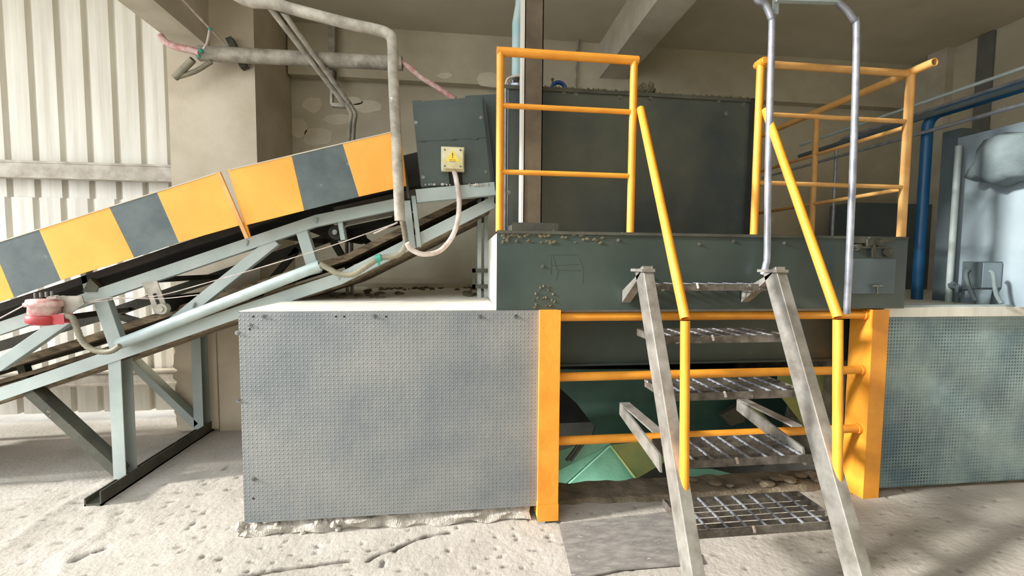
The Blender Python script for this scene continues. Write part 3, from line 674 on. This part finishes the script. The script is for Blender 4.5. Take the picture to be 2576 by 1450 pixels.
for x, y in ((1066, 355), (1140, 351), (1197, 349)): q = P(x, y, Y=YH-.002); MB().blob(q, .010, 0, x, 1, squash=(2.4, .5, .7)).build('weld_bead', 'steel', t)
mb = MB()
a = P(1052, 356, Y=YH-.001); b = P(1222, 346, Y=YH-.001); mb.bar(a, b, .003, .004); mb.build('weld_bead', 'steel', t)
mb = MB()
for i in range(30): q = P(1070+random.random()*160, 466-random.random()*3, Y=YH-.03); q.z = a.z*0+P(0, 0, Y=YH).z*0+q.z; mb.blob(q, .004+.005*random.random(), 0, i, 1)
o = mb.build('dust_crumbs', 'rubble', t); o['kind'] = 'stuff'
# chute between housing and tank
mb = MB(); mb.prism([P(x, y, Y=3.05) for x, y in ((1170, 241), (1262, 236), (1262, 500), (1238, 470))], (0, .4, 0)); mb.build('feed_chute', 'steel', label='dark steel chute between the square drive housing and the tank', cat='chute')
mb = MB(); mb.prism([P(x, y, Y=3.12) for x, y in ((1012, 392), (1052, 382), (1060, 470), (1022, 478))], (0, .5, 0)); mb.build('rubber_skirt', 'dark', label='black rubber skirt between the striped board and the square drive housing', cat='skirt')

# yellowed junction box with warning triangle
YJ = YH-.002; a = P(1115, 378, Y=YJ); b = P(1163, 429, Y=YJ)
t = thing('junction_box', 'small yellowed junction box with a warning triangle on the dark drive housing', 'box', ((a.x+b.x)/2, YJ, b.z))
MB().box(a.x, b.x, YJ-.045, YJ, b.z, a.z).build('case', 'boxy', t, bevel=.012)
MB().box(a.x+.004, b.x-.004, YJ-.062, YJ-.047, b.z+.004, a.z-.004).build('lid', 'boxy', t, bevel=.007)
cx = (a.x+b.x)/2; wz = a.z-b.z
MB().prism([(cx-.046, YJ-.0630, b.z+wz*.34), (cx+.046, YJ-.0630, b.z+wz*.34), (cx, YJ-.0630, a.z-wz*.10)], (0, .001, 0)).build('warning_sticker', 'label', t)
mb = MB(); zc = b.z+wz*.58; mb.prism([(cx-.004, YJ-.0636, zc+.022), (cx-.002, YJ-.0636, zc-.002), (cx+.002, YJ-.0636, zc-.002), (cx+.004, YJ-.0636, zc+.022)], (0, .0006, 0)); mb.box(cx-.003, cx+.003, YJ-.0636, YJ-.063, zc-.011, zc-.005)
for k in range(3): mb.box(cx-.024+.003*k, cx+.024-.003*k, YJ-.0636, YJ-.063, zc-.021-k*.0065, zc-.0195-k*.0065)
mb.build('exclamation_mark', 'labink', t)
bolts(t, [(x, YJ-.062, z) for x in (a.x+.012, b.x-.012) for z in (a.z-.012, b.z+.012)], .004)
mb = MB(); mb.tube(smooth([P(x, y, Y=YJ-.03-.02*k) for k, (x, y) in enumerate(((1142, 428), (1148, 455), (1155, 510), (1150, 560), (1135, 600), (1105, 632), (1065, 640), (1035, 628), (1024, 612)))]), .0165, 12)
mb.build('wrapped_cable', 'white', label='white wrapped cable hanging in a loop from the yellowed junction box', cat='cable')

# tall bent conduit in front of the striped boards
YC = 2.78
mb = MB(); mb.tube(smooth([(-1.95, YC+.02, ZC-.035)]+[P(x, y, Y=YC+.02) for x, y in ((560, -40), (700, 12), (870, 58), (950, 76), (976, 86), (987, 105), (990, 200), (1000, 420), (1006, 556))], 6), .033, 18, hollow=True)
mb.build('conduit_pipe', 'conduit', label='thick dusty grey pipe bending down from the ceiling past the yellow striped board', cat='pipe')
mb = MB(); mb.tube([P(705, 25, Y=YC+.12), P(905, 72, Y=YC+.1), P(965, 82, Y=YC+.06)], .017, 12); mb.build('conduit_pipe', 'greydk', label='thin dark pipe running just under the thick bending pipe near the ceiling', cat='pipe')
ya = YC+.0
mb = MB(); mb.tube(smooth([P(x, y, Y=YN-.09) for x, y in ((1010, 545), (1018, 585), (1020, 615), (1008, 637), (985, 646), (955, 650), (925, 668), (890, 690), (855, 690), (830, 678), (806, 664))], 8), .019, 12, rib=.008)
mb.build('flexible_conduit', 'flex', label='ribbed flexible conduit from the thick pipe down to the pipe on the conveyor', cat='conduit')
mb = MB(); q = P(952, 650, Y=YN-.09); mb.cyl(q-V((.018, 0, .006)), q+V((.018, 0, .006)), .025, 12); mb.bar(q-V((0, 0, .01)), q+V((.005, 0, -.05)), .01, .012); mb.build('tape_tie', 'tape', label='green tape tie around the ribbed flexible conduit', cat='tape')
for k, x in enumerate((1022, 1040)):
    a = P(x, 505-12*k, Y=YN-.03); b = P(x+14, 625-k*3, Y=YN-.03)
    mb = MB(); mb.channel(a, b, .04, .05 if k == 0 else .028, .005, up=(1, 0, 0)); mb.build('hanger_strap', 'grey', label='grey-green upright strap beside the foot of the thick pipe, '+('left one' if k == 0 else 'right one'), cat='bracket')
mb = MB(); mb.tube([P(1012, 395, Y=YN-.02), P(1030, 500, Y=YN-.02)], .011, 10); mb.build('rod', 'greydk', label='thin rusty rod leaning between the thick pipe and the housing', cat='rod')

# pair of slanting pipes
t = thing('slanting_pipes', 'pair of beige pipes slanting down from the top edge to a wall bracket', 'pipe', P(875, 265, Y=3.9))
for k, (a, b) in enumerate((((640, -30), (866, 262)), ((668, -30), (880, 262)))):
    pa, pb = P(*a, Y=3.4), P(*b, Y=4.0); pa = pb+(pa-pb)*((ZC-.03-pb.z)/(pa.z-pb.z))
    MB().tube([pa, pb], .021, 14).build('pipe', 'conduit', t)
mb = MB()
for k in (0, 1): mb.tube(smooth([P(x+k*10, y, Y=4.0) for x, y in ((868, 258), (878, 275), (884, 290), (880, 320), (876, 420), (876, 560))]), .018, 10)
mb.build('drop_cable', 'flex', t)
mb = MB(); a = P(835, 180, Y=4.05); b = P(835, 265, Y=4.05); mb.bar(a, b, .02, .05, up=(0, 1, 0)); c_ = P(872, 268, Y=4.05); mb.bar(b, c_, .05, .03); mb.build('bracket', 'conduit', t)
mb = MB(); mb.prism([P(x, y, Y=4.1) for x, y in ((812, 152), (825, 152), (842, 175), (842, 196), (832, 190), (832, 182))], (0, .06, 0)); mb.build('angle_bracket', 'greydk', t)
mb = MB(); a = P(836, -20, Y=4.6); b = P(836, 215, Y=4.6); mb.bar(a, b, .06, .07, up=(0, 1, 0)); mb.build('hanger_bar', 'conduit', label='flat hanger bar down the back wall behind the slanting pipes', cat='bar')
# horizontal dusty pipe with brackets
t = thing('dusty_pipe', 'thick dusty horizontal pipe running across the column to the thick bent pipe', 'pipe', P(750, 145, Y=3.8))
MB().tube([P(500, 134, Y=3.82), P(1012, 160, Y=3.82)], .058, 20, hollow=True).build('pipe', 'conduit', t)
MB().bar(P(578, 98, Y=3.94), P(616, 172, Y=3.94), .05, .06, up=(0, 1, 0)).build('angle_bracket', 'greydk', t)
mb = MB(); mb.tube(smooth([P(x, y, Y=3.80) for x, y in ((1008, 155), (1030, 170), (1060, 195), (1100, 220), (1145, 250))]), .022, 12); mb.build('wrapped_cable', 'redc', label='pink-red wrapped cable slanting from the dusty pipe to the top of the drive housing', cat='cable')
mb = MB(); mb.tube(smooth([P(x, y, Y=3.72) for x, y in ((402, 90), (420, 108), (450, 120), (480, 126), (502, 133))]), .026, 12, rib=.02); mb.build('wrapped_cable', 'redc', label='pink twisted wrap at the left end of the dusty pipe', cat='cable')
mb = MB(); mb.tube([P(440, 196, Y=3.8), P(485, 150, Y=3.75)], .026, 12, hollow=True); mb.tube(smooth([P(x, y, Y=3.8) for x, y in ((440, 196), (490, 180), (532, 155))]), .018, 12)
mb.build('pipe_stub', 'flex', label='two short grey hose ends hanging under the pink twisted wrap', cat='hose')
mb = MB(); mb.tube(smooth([P(x, y, Y=3.7) for x, y in ((504, 132), (520, 110), (528, 72))]), .009, 8); mb.tube([P(528, 72, Y=3.7), P(455, -5, Y=3.5)], .009, 8); mb.tube([P(528, 72, Y=3.7), P(572, 118, Y=3.85)], .008, 8)
mb.build('tie_wire', 'white', label='thin pale wires tied with green from the ceiling to the dusty pipe', cat='wire')
mb = MB(); q = P(506, 128, Y=3.69); mb.blob(q, .02, 0, 1, 1); q = P(529, 73, Y=3.69); mb.blob(q, .014, 0, 2, 1); q = P(500, 142, Y=3.69); mb.blob(q, .014, 0, 2, 1); mb.build('tape_tie', 'tape', label='green tape knots on the thin pale wires above the column', cat='tape')

# red pull-cord switch
YS = 2.86; c0 = P(112, 785, Y=YS)
t = thing('pull_switch', 'red and pink pull-cord safety switch at the left of the conveyor frame', 'switch', c0)
ax = V((.10, 0, 1)).normalized()
MB().lathe(c0-ax*.075, ax, [(0, 0), (.055, 0), (.078, .012), (.078, .05), (.064, .06)], 24).build('base', 'red', t)
MB().lathe(c0-ax*.015, ax, [(.062, -.005), (.072, .005), (.072, .05), (.085, .055), (.08, .085), (.03, .092), (0, .092)], 20).build('body', 'redc', t)
MB().box(c0.x+.05, c0.x+.12, YS-.03, YS+.03, c0.z-.065, c0.z-.02).build('cable_entry', 'red', t, bevel=.008)
MB().prism([P(x, y, Y=YS+.04) for x, y in ((140, 745), (205, 745), (212, 765), (180, 788), (140, 790))], (0, .008, 0)).build('mounting_plate', 'conduit', t)
each('gland', 'white', t, [MB().cyl(P(122, 752, Y=YS), P(146, 748, Y=YS), .014, 12), MB().cyl(P(62, 768, Y=YS), P(82, 764, Y=YS), .015, 12), MB().cyl(P(150, 796, Y=YS), P(166, 794, Y=YS), .016, 12)])
for k in range(4): q = P(88+k*14, 742-k*1.5, Y=YS-.02); MB().cyl(q-V((0, 0, .02)), q+V((0, 0, .01)), .006, 8).build('screw', 'bolt', t)
mb = MB(); mb.tube(smooth([P(x, y, Y=YS-.01) for x, y in ((164, 795), (182, 800), (192, 822), (203, 852), (222, 874), (250, 885), (280, 884), (302, 870))], 8), .0165, 12, rib=.006)
mb.build('flexible_conduit', 'flex', label='ribbed cable looping from the red switch to the conveyor leg', cat='conduit')
mb = MB(); mb.tube(smooth([P(x, y, Y=YN-.07) for x, y in ((146, 749), (160, 745), (185, 752), (212, 762), (240, 760), (300, 752), (400, 744), (520, 712), (640, 678), (760, 642), (860, 610), (1000, 560))], 5), .0035, 6); mb.tube(smooth([P(x, y, Y=YN-.075) for x, y in ((212, 762), (280, 750), (400, 752), (500, 742))]), .003, 6); mb.tube([P(62, 768, Y=YS), P(-20, 812, Y=YS)], .004, 6)
mb.tube([P(940, 588, Y=YN-.07), P(1000, 560, Y=YN-.07)], .006, 6)
mb.build('pull_cord', 'white', t)

# spilled crumbs on the deck
mb = MB()
for i in range(130):
    x = -.9+1.1*random.random(); y = 3.9+.85*random.random()**.6
    if i > 90: x = -1.0+.5*random.random(); y = 3.2+.5*random.random()
    if i > 115: x = .02+.12*random.random(); y = 3.3+.5*random.random()
    mb.blob((x, y, ZD+.006), .010+.020*random.random()**2, 0, i, 1, squash=(1.4, 1, .6))
mb.build('spilled_crumbs', 'debris', kind='stuff', label='dry lumps and crumbs spilled on the beige deck under the conveyor', cat='debris')
mb = MB(); mb.box(-.95, XB0, 4.45, 4.53, ZD, ZD+.05); mb.box(-.95, XB0, YB-.06, YB, ZD, ZD+.09); mb.build('trim_8', 'column', kind='structure')

# floor plates under the stairs
def fplate(px, z, lab, m='plate'):
    pts = [P(x, y, Z=z) for x, y in px]; mb = MB(); mb.prism(pts, (0, 0, .008)); return mb.build('floor_plate', m, label=lab, cat='plate')
fplate([(1405, 1322), (1690, 1290), (1764, 1420), (1560, 1436), (1440, 1462)], .012, 'scratched steel plate on the floor left of the stair foot')

# ------------------------------------------------------------------ right background
XP = 3.66
t = thing('side_cabinet', 'pale blue-grey cabinet wall at the far right edge above the deck', 'cabinet', (XP, 2.6, ZD))
a = P(2400, 500, X=XP); b = P(2355, 500, X=XP)
MB().box(XP, XP+.5, 1.6, a.y, ZD, P(2480, 330, X=XP).z).build('side_wall', 'pale', t)
MB().box(XP+.02, XP+.5, a.y, b.y, ZD, P(2380, 330, X=XP).z).build('door_leaf', 'rightgrey', t)
q = P(2336, 500, X=XP)
t2 = thing('portal_frame', 'deep blue round-cornered frame standing on the deck before the pale cabinet', 'frame', (XP-.03, q.y, ZD))
zt_ = P(2345, 290, X=XP-.05).z
mb = MB(); mb.tube(bend([(XP-.05, q.y, ZD), (XP-.05, q.y, zt_), (XP-.05, 1.2, zt_)], .1, 8), .036, 20); mb.build('post', 'blue', t2)
for (y_, r_, mm, lab) in ((262, .014, 'galv', 'bright thin pipe slanting past the blue frame at the right edge'), (170, .012, 'conduitg', 'upper pale thin pipe above the blue frame, right edge'), (215, .02, 'rightgrey', 'dark blue-grey bar between the two thin pipes, right edge')):
    z = P(2576, y_, X=XP-.12).z; mb = MB(); mb.cyl((XP-.12, 1.0, z), (XP-.12, 4.75 if y_ == 262 else 4.2, z), r_, 12); mb.build('pipe', mm, label=lab, cat='pipe')
mb = MB(); x_ = XP-.06; q = P(2403, 500, X=x_); mb.cyl((x_, q.y, ZD), (x_, q.y, P(2400, 370, X=x_).z), .02, 12); mb.build('stand_pipe', 'conduitg', label='grey-green upright pipe between blue frame and pale cabinet wall', cat='pipe')
mb = MB(); q = P(2397, 720, X=x_); mb.blob(q, .035, 0, 3, 1); mb.cyl((q.x, q.y-.03, ZD), (q.x, q.y-.03, q.z), .014, 10); mb.bar(q, q+V((0, -.16, .01)), .015, .015); mb.build('valve', 'rightgrey', label='small dark valve at the foot of the grey-green upright pipe', cat='valve')
# grey cloth duct
t = thing('cloth_bag', 'crumpled grey cloth hood hanging high at the right edge', 'cloth', P(2520, 400, X=XP-.1))
prof = [(2436, 452), (2446, 430), (2466, 410), (2472, 375), (2492, 345), (2530, 331), (2600, 330), (2600, 440), (2560, 452), (2535, 458), (2518, 468), (2490, 462), (2470, 450), (2452, 458)]
n_ = len(prof); mb = MB()
rings = [(XP-.02, 1.0), (XP-.10, .98), (XP-.16, .88), (XP-.19, .6)]
pp = [P(a_, b_, X=XP-.1) for a_, b_ in prof]; cc = sum(pp, V((0, 0, 0)))/n_
vs = [V((X_, cc.y+(p_.y-cc.y)*s_, cc.z+(p_.z-cc.z)*s_)) for X_, s_ in rings for p_ in pp]
mb.add(vs, [[i*n_+k, i*n_+(k+1) % n_, (i+1)*n_+(k+1) % n_, (i+1)*n_+k] for i in range(3) for k in range(n_)]+[list(range(3*n_, 4*n_))], 0, True); mb.build('cloth', 'bag', t)
a = P(2442, 660, X=XP-.10); b = P(2486, 725, X=XP-.10)
t = thing('control_box', 'small pale box with a dark side and hoses at the right edge above the deck', 'box', (XP-.05, b.y, ZD))
MB().box(XP-.16, XP-.001, b.y, a.y, b.z, a.z).build('case', 'rightgrey', t, bevel=.004)
MB().box(XP-.155, XP-.01, b.y-.006, b.y, b.z+.004, a.z-.004).build('door', 'pale', t)
a2 = P(2440, 728, X=XP-.1); mb = MB(); mb.lathe((XP-.10, b.y+.03, ZD), (0, 0, 1), [(0, 0), (.035, 0), (.045, b.z-ZD-.01), (0, b.z-ZD-.01)], 16); mb.build('bucket', 'pale', t)
for k, pts in enumerate((((2437, 678), (2430, 690), (2436, 720), (2446, 745), (2452, 757)), ((2490, 682), (2498, 690), (2502, 720), (2508, 745), (2520, 764)))):
    MB().tube(smooth([P(x, y, X=XP-.17) for x, y in pts]), .012, 10).build('hose', 'bag', t)
# lighter pilaster and dark strips on the right wall
MB().box(XR-.10, XR, 4.25, 4.45, 0, ZC).build('trim_9', 'beam', kind='structure')
MB().box(XR-.03, XR-.002, 3.88, 4.02, 1.2, ZC-.01).build('trim_10', 'strip', kind='structure')
mb = MB(); q = [P(x, y, Y=4.2) for x, y in ((2093, 600), (2093, 365), (2250, 312))]; mb.tube(bend([(q[0].x, 4.2, ZD), (q[0].x, 4.2, q[1].z+.05), (q[0].x, 2.6, q[1].z+.05)], .12, 8), .016, 12)
mb.build('hoop_pipe', 'galv', label='thin silver round-cornered pipe seen through the corner railing', cat='pipe')
MB().box(4.3, XR-.02, 4.3, 4.6, ZD, 2.2).build('back_cabinet', 'rightgrey', label='blue-grey cabinet on the deck behind the corner railing', cat='cabinet')
